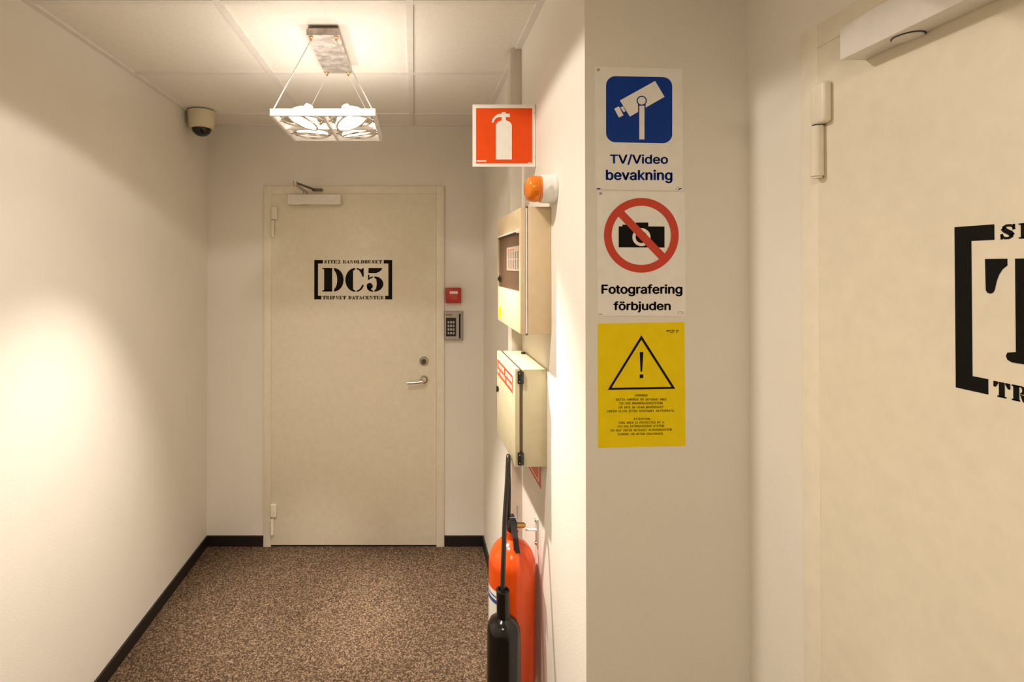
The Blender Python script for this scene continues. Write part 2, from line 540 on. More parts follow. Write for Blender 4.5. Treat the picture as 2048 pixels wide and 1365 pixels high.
# ================================================================= DOORS
def make_door(name, label, loc, rotz, big, dz):
    d = thing(name, label, 'door', (0, 0, 0), kind='structure')
    W_, T_ = 1.058, 2.112
    # frame: three members in one mesh (a mitred steel frame)
    f = MB()
    f.box(0, .044, -.013, .0, 0, T_, .0015)
    f.box(1.012, W_, -.013, .0, 0, T_, .0015)
    f.box(.044, 1.012, -.013, .0, 2.067, T_, .0015)
    f.build('door_frame', 'frame', d)
    leaf = MB().box(.0445, 1.0115, -.0135, .0, .012, 2.0665, .0010).build('door_leaf', 'door', d)
    MB().box(.044, 1.012, -.006, .0, 0, .010).build('threshold', 'base', d)
    # hinges
    for zt in (1.992, .254):
        h = MB()
        h.box(.044, .080, -.029, -.0125, zt - .078, zt, .006, 3)
        ho = h.build('hinge', 'frame', d)
        MB().cyl((.0535, -.0215, zt - .176), (.0535, -.0215, zt - .080), .0105, 20).cyl((.0535, -.0215, zt - .180), (.0535, -.0215, zt - .176), .008).build('hinge_pin', 'frame', ho)
        MB().cyl((.0535, -.0215, zt - .0802), (.0535, -.0215, zt - .0775), .0085, 16).build('hinge_washer', 'blackplastic', ho)
    # closer
    c = MB().box(.151, .455, -.058, -.0133, 2.000, 2.058, .0015).build('closer', 'closer', d)
    MB().cyl((.245, -.030, 1.9975), (.245, -.030, 2.001), .0185, 28).build('spindle_cap', 'closer', c)
    MB().torus((.245, -.030, 1.9995), (0, 0, 1), .0195, .0010).build('cap_ring', 'blackplastic', c)
    a = MB()
    a.cyl((.245, -.032, 2.056), (.245, -.032, 2.078), .011, 16)
    a.box(.234, .256, -.29, -.025, 2.076, 2.083, .002)
    a.cyl((.245, -.283, 2.072), (.245, -.283, 2.098), .010, 16)
    a.build('closer_arm', 'steel', c)
    dv = Vector((.300, -.028, 2.090)) - Vector((.245, -.283, 2.090))
    a = MB()
    a.tube([(.245, -.283, 2.090), (.2725, -.155, 2.090), (.300, -.028, 2.090)], .0065, 8)
    a.build('link_arm', 'darksteel', c)
    MB().box(.285, .345, -.036, -.0125, 2.082, 2.096, .003).build('arm_foot', 'darksteel', c)
    # lock cylinder and lever handle
    l = MB().lathe([(.0, -.0005), (.0265, 0), (.0265, .006), (.022, .011), (.0145, .012), (.0145, .008), (0, .008)], (.939, -.0133, 1.086), (0, -1, 0), 36).build('lock_cylinder', 'steel', d)
    MB().lathe([(.0135, 0), (.0135, .0045), (0, .0045)], (.939, -.0208, 1.086), (0, -1, 0), 24).box(.937, .941, -.0268, -.0243, 1.078, 1.094).build('keyhole', 'darksteel', l)
    hd = MB().lathe([(.0, 0), (.0255, 0), (.0255, .007), (.021, .011), (0.010, .011)], (.939, -.0133, .978), (0, -1, 0), 36).build('handle_rose', 'chrome', d)
    a = MB()
    a.tube([(.939, -.018, .978), (.939, -.045, .978), (.934, -.056, .976), (.915, -.058, .972), (.88, -.058, .968), (.842, -.056, .966)], .0085, 14)
    a.lathe([(.014, 0), (.014, .020), (0, .022)], (.939, -.020, .978), (0, -1, 0), 24)
    a.build('lever', 'chrome', hd)
    # printed emblem
    mb = MB()
    # decal coordinates measured on the far door: x 627..1392, y 875..1262
    for p in decal_polys(big):
        pts = []
        for x, y in p:
            u = .296 + (x - 627) * DU
            z = H + .0345 + dz - (y - 875) * DU
            pts.append((u, -.0136, z))
        mb.prism(pts, (0, -.0005, 0))
    mb.build('emblem', 'black', d, smooth=False)
    d.location = loc
    d.rotation_euler = (0, 0, rotz)
    return d


make_door('door_1', 'closed cream steel door marked DC5 in the end wall', (-.884, YB, 0), 0, 'DC5', 0)
make_door('door_2', 'closed cream steel door near the viewer at the right edge', (XP, 1.0405, 0), -PI / 2, 'T', .0215)


# ================================================================= PENDANT LAMP
def spot_light(parent, p, d, watt, angle=100, blend=.9):
    ld = bpy.data.lights.new('lamp_light', 'SPOT')
    ld.energy = watt
    ld.color = WARM
    ld.spot_size = math.radians(angle)
    ld.spot_blend = blend
    ld.shadow_soft_size = .018
    o = bpy.data.objects.new('lamp_light', ld)
    C.objects.link(o)
    o.location = p
    o.rotation_euler = Vector(d).to_track_quat('-Z', 'Y').to_euler()
    o.parent = parent
    return o


FZ0, FZ1 = H + .515, H + .540
LX, LY, HW = -.3155, 1.944, .1815


def pendant(label, cx, cy, aims, watts):
    L = thing('pendant_lamp', label, 'lamp', (0, 0, 0))
    # ceiling plate
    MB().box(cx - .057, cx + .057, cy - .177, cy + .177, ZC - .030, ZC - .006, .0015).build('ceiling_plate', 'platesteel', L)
    MB().box(cx - .052, cx + .052, cy - .172, cy + .172, ZC - .0065, ZC + .001).build('plate_spacer', 'darksteel', L)
    for sx in (-1, 1):
        for sy in (-1, 1):
            px, py = cx + sx * .044, cy + sy * .165
            MB().lathe([(.0075, 0), (.0075, .004), (.004, .007), (.004, .014), (0, .015)], (px, py, ZC - .0300), (0, 0, -1), 16).build('cable_screw', 'brass', L)
            q = Vector((cx + sx * (HW - .012), cy + sy * (HW - .006), FZ1 + .001))
            MB().cyl((px, py, ZC - .043), q, .0021 if sy < 0 else .0012, 8).build('cable', 'cable', L)
    # frame of flat bars
    f = MB()
    t = .010
    f.box(cx - HW, cx + HW, cy - HW, cy - HW + t, FZ0, FZ1, .0012)
    f.box(cx - HW, cx + HW, cy + HW - t, cy + HW, FZ0, FZ1, .0012)
    f.box(cx - HW, cx - HW + t, cy - HW + t, cy + HW - t, FZ0, FZ1, .0012)
    f.box(cx + HW - t, cx + HW, cy - HW + t, cy + HW - t, FZ0, FZ1, .0012)
    f.box(cx - .005, cx + .005, cy - HW + t, cy + HW - t, FZ0, FZ1, .0012)
    f.box(cx - HW + t, cx - .005, cy - .004, cy + .004, FZ0, FZ1, .0012)
    f.box(cx + .005, cx + HW - t, cy - .004, cy + .004, FZ0, FZ1, .0012)
    f.build('frame', 'lampsteel', L)
    i = 0
    for sy in (-1, 1):
        for sx in (-1, 1):
            c = Vector((cx + sx * .0885, cy + sy * .0885, FZ0 + .010))
            aim = (Vector(aims[i]) - c).normalized()
            R = .056
            # gimbal ring lies in the frame plane
            ring = MB().torus(c, (0, 0, 1), .072, .0045, 44, 8)
            ax = Vector((0, 0, 1)).cross(aim)
            ax = ax.normalized() if ax.length > .05 else Vector((1, 0, 0))
            ring.cyl(c + ax * .060, c + ax * .074, .005).cyl(c - ax * .074, c - ax * .060, .005)
            ring.cyl(c + Vector((sx * .070, 0, 0)), c + Vector((sx * .0835, 0, 0)), .004).cyl(c - Vector((sx * .0835, 0, 0)), c - Vector((sx * .070, 0, 0)), .004)
            sp = ring.build('spot_ring', 'chrome', L)
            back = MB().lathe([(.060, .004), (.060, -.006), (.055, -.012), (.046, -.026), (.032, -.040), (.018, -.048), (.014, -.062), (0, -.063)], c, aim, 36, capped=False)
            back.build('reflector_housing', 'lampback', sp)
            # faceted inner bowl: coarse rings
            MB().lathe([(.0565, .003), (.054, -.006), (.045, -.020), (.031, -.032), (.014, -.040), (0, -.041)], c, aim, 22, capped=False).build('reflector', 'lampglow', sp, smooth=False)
            MB().torus(c + aim * .004, aim, .058, .0032, 40, 8).build('rim', 'chrome', sp)
            MB().lathe([(0, -.030), (.006, -.026), (.008, -.012), (.006, -.002), (0, .001)], c, aim, 14, capped=False).build('bulb', 'bulb', sp)
            spot_light(sp, c + aim * .010, aim, watts[i], (66, 62, 36, 38)[i], 1.0)
            i += 1
    # light that leaks upward past the reflectors
    for sx, sy in ((-1, -1), (1, -1), (-1, 1), (1, 1)):
        ld = bpy.data.lights.new('leak_light', 'SPOT')
        ld.spot_size = math.radians(174)
        ld.spot_blend = .4
        ld.energy = P_LEAK / 4
        ld.color = WARM
        ld.shadow_soft_size = .04
        o = bpy.data.objects.new('leak_light', ld)
        C.objects.link(o)
        o.location = (cx + sx * .155, cy + sy * .155, FZ1 + .012)
        o.rotation_euler = (PI, 0, 0)
        o.parent = L
    rebase(L, (cx, cy, ZC))
    return L


pendant('square metal pendant with four spot heads hanging before the far door', LX, LY,
        [(-1.22, 1.60, .15), (.40, 1.60, .80), (-.56, 2.48, 0), (.14, 2.40, 0)],
        [P_NEAR, P_RIGHT, P_FLOOR, P_FLOOR])

# recessed downlight in the ceiling tile nearest the pendant, just above the picture
t = thing('recessed_downlight', 'round recessed downlight in the ceiling tile in front of the pendant', 'ceiling light', (0, 0, 0))
dc = Vector((-.316, 1.275, ZC + .006))
MB().lathe([(.078, 0), (.110, 0), (.110, .004), (.106, .006), (.080, .006), (.074, .001), (.070, -.0)], dc, (0, 0, -1), 48, capped=False).build('trim_ring', 'white', t)
MB().lathe([(.0785, .003), (0, .003)], dc, (0, 0, -1), 40, capped=False).build('diffuser', 'panelglow', t)
ld = bpy.data.lights.new('down_light', 'SPOT')
ld.energy = P_DOWN
ld.color = WARM
ld.spot_size = math.radians(144)
ld.spot_blend = .10
ld.shadow_soft_size = .045
o = bpy.data.objects.new('down_light', ld)
C.objects.link(o)
o.location = dc - Vector((0, 0, .012))
o.parent = t
ld = bpy.data.lights.new('down_core', 'SPOT')
ld.energy = P_CORE
ld.color = WARM
ld.spot_size = math.radians(132)
ld.spot_blend = 1.0
ld.shadow_soft_size = .05
o = bpy.data.objects.new('down_core', ld)
C.objects.link(o)
o.location = dc - Vector((0, 0, .012))
o.parent = t
rebase(t, dc)

# unseen ceiling panel added behind the viewer as fill light
t = thing('fill_luminaire', 'added square fill light in the ceiling behind the viewer', 'ceiling light', (0, 0, 0))
yy = -.794 + .3
lf = MB()
cx, cy = -.316, -.494
for (x0, x1, y0, y1) in ((cx - .285, cx + .285, cy - .285, cy - .262), (cx - .285, cx + .285, cy + .262, cy + .285), (cx - .285, cx - .262, cy - .262, cy + .262), (cx + .262, cx + .285, cy - .262, cy + .262)):
    lf.box(x0, x1, y0, y1, ZC - .010, ZC + .005, .002)
lf.build('frame', 'grid', t)
MB().box(cx - .262, cx + .262, cy - .262, cy + .262, ZC - .006, ZC + .004).build('diffuser', 'panelglow', t, smooth=False)
ld = bpy.data.lights.new('fill_light', 'AREA')
ld.shape = 'SQUARE'
ld.size = .5
ld.energy = P_FILL
ld.color = (1, .86, .70)
o = bpy.data.objects.new('fill_light', ld)
C.objects.link(o)
o.location = (cx, cy, ZC - .012)
o.parent = t
rebase(t, (cx, cy, ZC))

# ================================================================= DOME CAMERA
t = thing('dome_camera', 'cream dome camera with black bubble in the far left ceiling corner', 'security camera', (0, 0, 0))
c = (-1.137, 2.745, ZC - .002)
MB().lathe([(.070, 0), (.0705, .004), (.067, .060), (.064, .088), (.060, .092), (.050, .092), (.050, .088)], c, (0, 0, -1), 48).build('housing', 'cream', t)
MB().lathe([(.049, .080)] + [(.0485 * math.cos(a), .092 + .040 * math.sin(a)) for a in [i * PI / 2 / 12 for i in range(13)]], c, (0, 0, -1), 40, capped=False).build('dome', 'dome', t)
rebase(t, c)

# ================================================================= CALL POINT AND KEYPAD (end wall)
t = thing('call_point', 'small red square alarm button box right of the far door', 'alarm button', (0, 0, 0))
a, b = on_y(891.5, 576, YB - .03), on_y(922.5, 607, YB - .03)
MB().box(a.x, b.x, YB - .030, YB, b.z, a.z, .006, 3).build('housing', 'callred', t)
a2, b2 = on_y(899.5, 583, YB - .0305), on_y(915.5, 588, YB - .0305)
MB().box(a2.x, b2.x, YB - .0312, YB - .0300, b2.z, a2.z).build('white_bar', 'signwhite', t, smooth=False)
mm = MB()
for (x0, x1, y) in ((899, 915, 590.5), (903, 912, 594), (902, 914, 598)):
    x = x0
    while x < x1:
        p, q = on_y(x, y - .6, YB - .0305), on_y(x + 1.6, y + .6, YB - .0305)
        mm.box(p.x, q.x, YB - .0308, YB - .0300, q.z, p.z)
        x += 2.8
mm.build('print', 'brass', t, smooth=False)
rebase(t, ((a.x + b.x) / 2, YB, (a.z + b.z) / 2))

t = thing('keypad_reader', 'grey card reader keypad on the end wall under the red box', 'keypad', (0, 0, 0))
Yk = YB - .036
a, b = on_y(889.5, 624.5, Yk), on_y(922.5, 679, Yk)
aw, bw = Vector((.178, YB, a.z + .004)), Vector((b.x + .016, YB, b.z - .010))
mb = MB()
P0 = [(aw.x, YB, bw.z), (bw.x, YB, bw.z), (bw.x, YB, aw.z), (aw.x, YB, aw.z)]
P1 = [(a.x, Yk, b.z), (b.x, Yk, b.z), (b.x, Yk, a.z), (a.x, Yk, a.z)]
v0 = [mb.bm.verts.new(p) for p in P0]
v1 = [mb.bm.verts.new(p) for p in P1]
mb.bm.faces.new(v0)
mb.bm.faces.new(v1)
for i in range(4):
    j = (i + 1) % 4
    mb.bm.faces.new((v0[i], v0[j], v1[j], v1[i]))
mb.build('housing', 'greyplastic', t, smooth=False)


def plate(x0, y0, x1, y1, Y, th, name, m, parent):
    p, q = on_y(x0, y0, Y), on_y(x1, y1, Y)
    return MB().box(p.x, q.x, Y - th, Y + .0003, q.z, p.z).build(name, m, parent, smooth=False)


kp = plate(892, 636, 912, 673, Yk, .002, 'key_panel', 'blackplastic', t)
plate(918, 628, 921, 677, Yk, .0015, 'card_slot', 'black', t)
plate(891.5, 628.5, 904.5, 631.5, Yk, .001, 'indicator', 'dusk', t)
for r in range(4):
    for q in range(3):
        c = on_y(897 + q * 5, 645 + r * 7.3, Yk - .002)
        MB().box(c.x - .0055, c.x + .0055, c.y - .0025, c.y + .0003, c.z - .0065, c.z + .0065, .0015).build('key', 'greyplastic', kp)
rebase(t, ((aw.x + bw.x) / 2, YB, (aw.z + bw.z) / 2))


# ================================================================= SIGNS ON THE WALL END
def poly_on(mb, pts, Y, d, off=(0, 0), s=4.874):
    mb.prism([on_y(off[0] + x / s, off[1] + y / s, Y) for x, y in pts], (0, -d, 0))


def rrect(x0, y0, x1, y1, r, n=10):
    p = []
    for cx_, cy_, a0 in ((x1 - r, y0 + r, -90), (x1 - r, y1 - r, 0), (x0 + r, y1 - r, 90), (x0 + r, y0 + r, 180)):
        p += arc(cx_, cy_, r, r, a0, a0 + 90, n)
    return p


def ring_polys(cx_, cy_, R, r, a0=0, a1=360, n=48):
    return arc(cx_, cy_, R, R, a0, a1, n) + arc(cx_, cy_, r, r, a1, a0, n)


try:      # the lettering typeface that ships inside Blender
    import os
    SANS = bpy.data.fonts.load(os.path.join(bpy.utils.system_resource('DATAFILES'), 'fonts', 'Inter.woff2'))
except Exception:
    SANS = None


from mathutils.geometry import delaunay_2d_cdt


def bez(p0, p1, p2, p3, n=6):
    return [p0 * (1 - t) ** 3 + p1 * 3 * t * (1 - t) ** 2 + p2 * 3 * t * t * (1 - t) + p3 * t ** 3 for t in [k / n for k in range(n)]]


def text_mesh(s, bold):
    """vertices and triangles of a line of text, filled by winding number"""
    cu = bpy.data.curves.new('text', 'FONT')
    if SANS:
        cu.font = SANS
    cu.body = s
    o = bpy.data.objects.new('text', cu)
    C.objects.link(o)
    dg = bpy.context.evaluated_depsgraph_get()
    cv = o.evaluated_get(dg).to_curve(dg)
    loops = []
    for sp in cv.splines:
        bp_ = sp.bezier_points
        L = []
        for i in range(len(bp_)):
            a, b = bp_[i], bp_[(i + 1) % len(bp_)]
            straight = (a.handle_right - a.co).cross(b.co - a.co).length < 1e-6 and (b.handle_left - b.co).cross(b.co - a.co).length < 1e-6
            L += [a.co.copy()] if straight else bez(a.co, a.handle_right, b.handle_left, b.co)
        if len(L) > 2:
            loops.append([Vector((p.x, p.y)) for p in L])
    bpy.data.objects.remove(o)
    V, T = [], []
    # group loops by overlapping x range so each letter is filled alone
    todo = sorted(loops, key=lambda l: min(p.x for p in l))
    groups = []
    for l in todo:
        x0, x1 = min(p.x for p in l), max(p.x for p in l)
        if groups and x0 < groups[-1][1]:
            groups[-1][0].append(l)
            groups[-1][1] = max(groups[-1][1], x1)
        else:
            groups.append([[l], x1])
    for g_, _ in groups:
        vs2, es = [], []
        for l in g_:
            b = len(vs2)
            vs2 += l
            es += [(b + i, b + (i + 1) % len(l)) for i in range(len(l))]
        ov, oe, of, *_r = delaunay_2d_cdt(vs2, es, [], 0, 1e-6)
        base = len(V)
        V += [(v.x, v.y) for v in ov]
        for f in of:
            cx_ = sum(ov[i].x for i in f) / len(f)
            cy_ = sum(ov[i].y for i in f) / len(f)
            wn = 0
            for l in g_:
                for i in range(len(l)):
                    p, q = l[i], l[(i + 1) % len(l)]
                    if (p.y > cy_) != (q.y > cy_):
                        xx = p.x + (cy_ - p.y) / (q.y - p.y) * (q.x - p.x)
                        if xx > cx_:
                            wn += 1 if q.y > p.y else -1
            if wn != 0:
                T.append([base + i for i in f])
    return V, T


def text_on(mb, s, x0, y0, x1, y1, Y, off=(0, 0), sc_=4.874, bold=.02, skew=0):
    """text s stretched so that its outline box is x0..x1, y0..y1 (picture measure)"""
    V, T = text_mesh(s, bold)
    xs = [v[0] for v in V]
    zs = [v[1] for v in V]
    ax, bx, az, bz = min(xs), max(xs), min(zs), max(zs)
    g = bold * (y1 - y0) * .55
    for dx, dy in ((-g, 0), (g, 0), (0, -g * .6), (0, g * .6)):
        vmap = []
        for v in V:
            u = (v[0] - ax) / (bx - ax)
            w_ = (v[1] - az) / (bz - az)
            p = on_y(off[0] + (x0 + (x1 - x0) * u + dx) / sc_, off[1] + (y1 + (y0 - y1) * w_ + skew * (u - .5) + dy) / sc_, Y)
            vmap.append(mb.bm.verts.new(p))
        for f in T:
            try:
                mb.bm.faces.new([vmap[i] for i in f])
            except ValueError:
                pass


def flip_to(o, n):
    me = o.data
    for p in me.polygons:
        if p.normal.dot(Vector(n)) < 0:
            p.flip()


S1 = (1170, 120)
YS = YP - .0015
t = thing('camera_sign', 'white sign TV/Video bevakning with blue camera square, topmost of three', 'sign', (0, 0, 0))
mb = MB()
mb.prism([on_y(x, y, YS) for x, y in ((1190, 133.5), (1364.5, 137.5), (1366, 382), (1191.5, 379))], (0, .0015, 0))
mb.build('sign_plate', 'signwhite', t, smooth=False)
mb = MB()
poly_on(mb, [(x, y + (x - 205) * .018) for x, y in rrect(205, 157, 850, 802, 92)], YS, .0004, S1)
mb.build('blue_square', 'blue', t, smooth=False)
Y2 = YS - .0004
mb = MB()
poly_on(mb, [(340, 395), (683, 205), (775, 360), (437, 553)], Y2, .0002, S1)
poly_on(mb, [(285, 475), (330, 453), (375, 540), (330, 562)], Y2, .0002, S1)
poly_on(mb, [(345, 465), (370, 452), (395, 500), (378, 510)], Y2, .0002, S1)
mb.build('camera_symbol', 'signwhite', t, smooth=False)
mb = MB()
poly_on(mb, rect(517, 432, 591, 775), Y2 - .0002, .0002, S1)
poly_on(mb, arc(553, 398, 49, 49, 0, 352, 40), Y2 - .0002, .0002, S1)
mb.build('symbol_outline', 'blue', t, smooth=False)
mb = MB()
poly_on(mb, rect(529, 446, 579, 775), Y2 - .0004, .0002, S1)
poly_on(mb, arc(553, 398, 38, 38, 0, 352, 40), Y2 - .0004, .0002, S1)
mb.build('symbol_post', 'signwhite', t, smooth=False)
mb = MB()
text_on(mb, 'TV/Video', 247, 922, 806, 1022, YS - .0005, S1, bold=.075, skew=3)
mb.build('lettering', 'blue', t, smooth=False)
mb = MB()
text_on(mb, 'bevakning', 208, 1072, 848, 1198, YS - .0005, S1, bold=.075, skew=3)
mb.build('lettering', 'blue', t, smooth=False)
mb = MB()
poly_on(mb, rect(113, 1250, 150, 1262), YS, .0004, S1)
mb.build('edition_mark', 'blue', t, smooth=False)
mb = MB()
poly_on(mb, [(905, 1266), (918, 1252), (940, 1248), (942, 1256), (920, 1266), (912, 1272)], YS, .0004, S1)
mb.build('maker_mark', 'blue', t, smooth=False)
mb = MB()
poly_on(mb, stroke([(892, 1270), (885, 1256), (900, 1242), (922, 1240)], 4), YS, .0004, S1)
mb.build('maker_outline', 'greyplastic', t, smooth=False)
mb = MB()
poly_on(mb, arc(130, 96, 15, 15, 0, 350, 14), YS, .0006, S1)
mb.build('corner_screw', 'greyplastic', t, smooth=False)
rebase(t, on_y(1278, 382, YP))

S2 = (1170, 370)
t = thing('no_photography_sign', 'white sign Fotografering förbjuden with red ring crossing a camera', 'sign', (0, 0, 0))
mb = MB()
mb.prism([on_y(x, y, YS) for x, y in ((1194.5, 382.3), (1369.5, 384.6), (1371.5, 633), (1195.8, 632))], (0, .0015, 0))
mb.build('sign_plate', 'signwhite', t, smooth=False)
mb = MB()
poly_on(mb, [(328, 405), (365, 405), (365, 388), (430, 388), (430, 405), (497, 405), (497, 367), (617, 367), (617, 405), (775, 407), (775, 612), (328, 610)], YS, .0003, S2)
mb.build('camera_symbol', 'black', t, smooth=False)
mb = MB()
poly_on(mb, ring_polys(550, 510, 88, 57, 0, 180, 30), YS - .0003, .0002, S2)
poly_on(mb, ring_polys(550, 510, 88, 57, 180, 360, 30), YS - .0003, .0002, S2)
mb.build('lens_ring', 'signwhite', t, smooth=False)
mb = MB()
poly_on(mb, ring_polys(549, 492, 364, 289, 0, 180, 60), YS - .0005, .0003, S2)
poly_on(mb, ring_polys(549, 492, 364, 289, 180, 360, 60), YS - .0005, .0003, S2)
poly_on(mb, stroke([(332, 260), (766, 714)], 76), YS - .0005, .00028, S2)
mb.build('prohibition_ring', 'red', t, smooth=False)
mb = MB()
text_on(mb, 'Fotografering', 165, 972, 945, 1085, YS - .0005, S2, bold=.08)
mb.build('lettering', 'black', t, smooth=False)
mb = MB()
text_on(mb, 'förbjuden', 282, 1138, 832, 1242, YS - .0005, S2, bold=.08)
mb.build('lettering', 'black', t, smooth=False)
mb = MB()
poly_on(mb, rect(133, 1257, 168, 1267), YS, .0004, S2)
mb.build('edition_mark', 'greyplastic', t, smooth=False)
mb = MB()
poly_on(mb, stroke([(912, 1265), (905, 1250), (922, 1236), (950, 1238), (964, 1248), (940, 1262)], 5), YS, .0004, S2)
mb.build('maker_mark', 'greyplastic', t, smooth=False)
mb = MB()
poly_on(mb, arc(152, 85, 15, 15, 0, 350, 14), YS, .0006, S2)
mb.build('corner_screw', 'greyplastic', t, smooth=False)
rebase(t, on_y(1283, 633, YP))

S3 = (1170, 630)
YT = YP - .0006
t = thing('warning_sheet', 'yellow sheet with black triangle and exclamation mark, lowest of three signs', 'sign', (0, 0, 0))
mb = MB()
mb.prism([on_y(S3[0] + x / 4.874, S3[1] + y / 4.874, YT) for x, y in ((125, 85), (970, 72), (980, 1280), (128, 1298))], (0, .0006, 0))
mb.build('sheet', 'yellow', t, smooth=False)
mb = MB()
for q in ([(549, 200), (880, 722), (842, 703), (549, 243)], [(880, 722), (222, 732), (258, 712), (842, 703)], [(222, 732), (549, 200), (549, 243), (258, 712)]):
    poly_on(mb, q, YT, .0003, S3)
poly_on(mb, [(533, 363), (568, 363), (557, 555), (541, 555)], YT, .0003, S3)
poly_on(mb, rect(533, 582, 568, 617), YT, .0003, S3)
mb.build('warning_symbol', 'black', t, smooth=False)
mb = MB()
for s, x0, x1, y, sk in (('VARNING', 487, 610, 787, 0), ('DETTA OMRÅDE ÄR SKYDDAT MED', 303, 793, 826, -2), ('CO-200 BRANDSLÄCKSYSTEM', 335, 755, 863, -2),
                         ('GÅ INTE IN UTAN BEHÖRIGHET', 330, 765, 902, -4), ('UNDER ELLER EFTER SYSTEMET AKTIVERATS.', 218, 873, 939, -6),
                         ('ATTENTION', 475, 632, 1016, 0), ('THIS AREA IS PROTECTED BY A', 327, 770, 1052, -5), ('CO-200 EXTINGUISHING SYSTEM', 320, 770, 1087, -7),
                         ('DO NOT ENTER WITHOUT AUTHORIZATION', 250, 845, 1125, -10), ('DURING OR AFTER DISCHARGE.', 322, 768, 1163, -6)):
    up = 6 if ('Å' in s or 'Ä' in s or 'Ö' in s) else 0
    text_on(mb, s.replace(' ', '  '), x0, y - 11 - up, x1, y + 10, YT - .0004, S3, bold=.05, skew=sk)
poly_on(mb, rect(795, 150, 815, 165), YT, .0003, S3)
for x in (820, 834, 848, 862, 888, 902):
    poly_on(mb, rect(x, 148, x + 9, 163), YT, .0003, S3)
for x in (830, 843, 856, 890):
    poly_on(mb, rect(x, 170, x + 8, 179), YT, .0003, S3)
mb.build('lettering', 'brownink', t, smooth=False)
rebase(t, on_y(1283, 895, YP))

# ================================================================= EXTINGUISHER FLAG SIGN
S5, s5 = (920, 70), 3.9
YE = 1.720
t = thing('extinguisher_sign', 'square red sign with white extinguisher symbol projecting from right wall', 'sign', (0, 0, 0))
a, b = on_y(945, 209.3, YE), on_y(1070, 333.5, YE)
sp = MB().box(a.x, XR - .001, YE, YE + .0025, b.z, a.z)
sp.box(XR - .0022, XR, YE - .0, YE + .022, b.z, a.z)
sp.build('sign_plate', 'signwhite', t, smooth=False)
mb = MB()
poly_on(mb, rect(125, 572, 563, 1003), YE, .0005, S5, s5)
mb.build('red_field', 'signred', t, smooth=False)
mb = MB()
Ye = YE - .0006
poly_on(mb, [(280, 972), (404, 972), (404, 712)] + arc(366, 712, 38, 40, 0, -78, 10) + [(358, 665), (358, 640), (388, 642), (388, 616), (358, 614), (356, 602), (327, 602), (325, 614)] +
        [(300, 617), (275, 630), (256, 652), (247, 682), (261, 683), (269, 662), (284, 648), (303, 641), (325, 640), (325, 665)] + arc(318, 712, 38, 40, -102, -180, 10), Ye, .0004, S5, s5)
for x in range(130, 200, 11):
    poly_on(mb, rect(x, 976, x + 8, 990), Ye, .0003, S5, s5)
for x in (532, 541, 550):
    poly_on(mb, rect(x, 993, x + 6, 1001), Ye, .0003, S5, s5)
mb.build('extinguisher_symbol', 'signwhite', t, smooth=False)
for py in (226, 314):
    c = on_y(1068, py, YE)
    MB().cyl((c.x + .001, YE + .0002, c.z), (c.x + .001, YE - .0014, c.z), .0015, 10).build('rivet', 'steel', t)
rebase(t, ((a.x + XR) / 2, YE, b.z))

# ================================================================= SIREN BEACON
t = thing('siren_beacon', 'orange lensed alarm beacon with round white base above the upper box', 'alarm beacon', (0, 0, 0))
c = Vector((XR, 1.492, H + .223))
MB().lathe([(.0405, 0), (.0425, .001), (.0425, .010), (.0415, .011), (.0412, .034), (.040, .042), (0, .042)], c, (-1, 0, 0), 48).build('base', 'white', t)
MB().lathe([(.0375, .042), (.0378, .047), (.0365, .048), (.0365, .052), (.0385, .053), (.038, .064), (.036, .072), (.031, .080), (.022, .085), (0, .087)], c, (-1, 0, 0), 48, capped=False).build('lens', 'amber', t)
MB().lathe([(.012, .042), (.012, .062), (0, .064)], c, (-1, 0, 0), 20).build('flash_tube', 'paper', t)
MB().box(c.x - .030, c.x - .022, c.y - .0435, c.y - .0405, c.z - .004, c.z + .006, .001).build('latch', 'white', t)
rebase(t, c)

# ================================================================= CABLE DUCT
duct = MB()
DX, DY0, DY1 = XR - .0405, 1.950, 2.008
duct.box(DX, XR, DY0, DY1, .062, ZC - .0005, .0015)
d = duct.build('cable_duct', 'duct')
tag(d, 'grey vertical cable duct on right wall running behind the alarm boxes', 'cable duct')
lid = MB().box(DX - .0022, DX + .001, DY0 + .004, DY1 - .003, .063, ZC - .002, .0008).build('duct_cover', 'duct', d, smooth=False)

# ================================================================= UPPER ALARM BOX
t = thing('alarm_panel_box', 'beige wall box with smoked window and printed chart, under the beacon', 'control box', (0, 0, 0))
Y0, Y1 = 1.531, 1.942
z0, z1 = H - .2035, H + .1765
MB().box(.337, XR, Y0, Y1, z0, z1, .002).build('body', 'box1', t)
ld_ = MB()
lz0, lz1 = z0 + .001, z1 - .003
X0, X1 = .3145, .3305
wy0, wy1, wz0, wz1 = 1.5475, 1.932, H - .0775, H + .1045
ld_.box(X0, X1, Y0, wy0, lz0, lz1, .0012)
ld_.box(X0, X1, wy1, Y1, lz0, lz1, .0012)
ld_.box(X0 + .0001, X1, wy0 - .001, wy1 + .001, wz1, lz1, .0004)
ld_.box(X0 + .0001, X1, wy0 - .001, wy1 + .001, lz0, wz0, .0004)
lid = ld_.build('lid', 'box1', t)
MB().box(X0 + .006, X1 + .0055, wy0 - .002, wy1 + .002, wz0 - .002, wz1 + .002).build('backplate', 'dusk', lid, smooth=False)
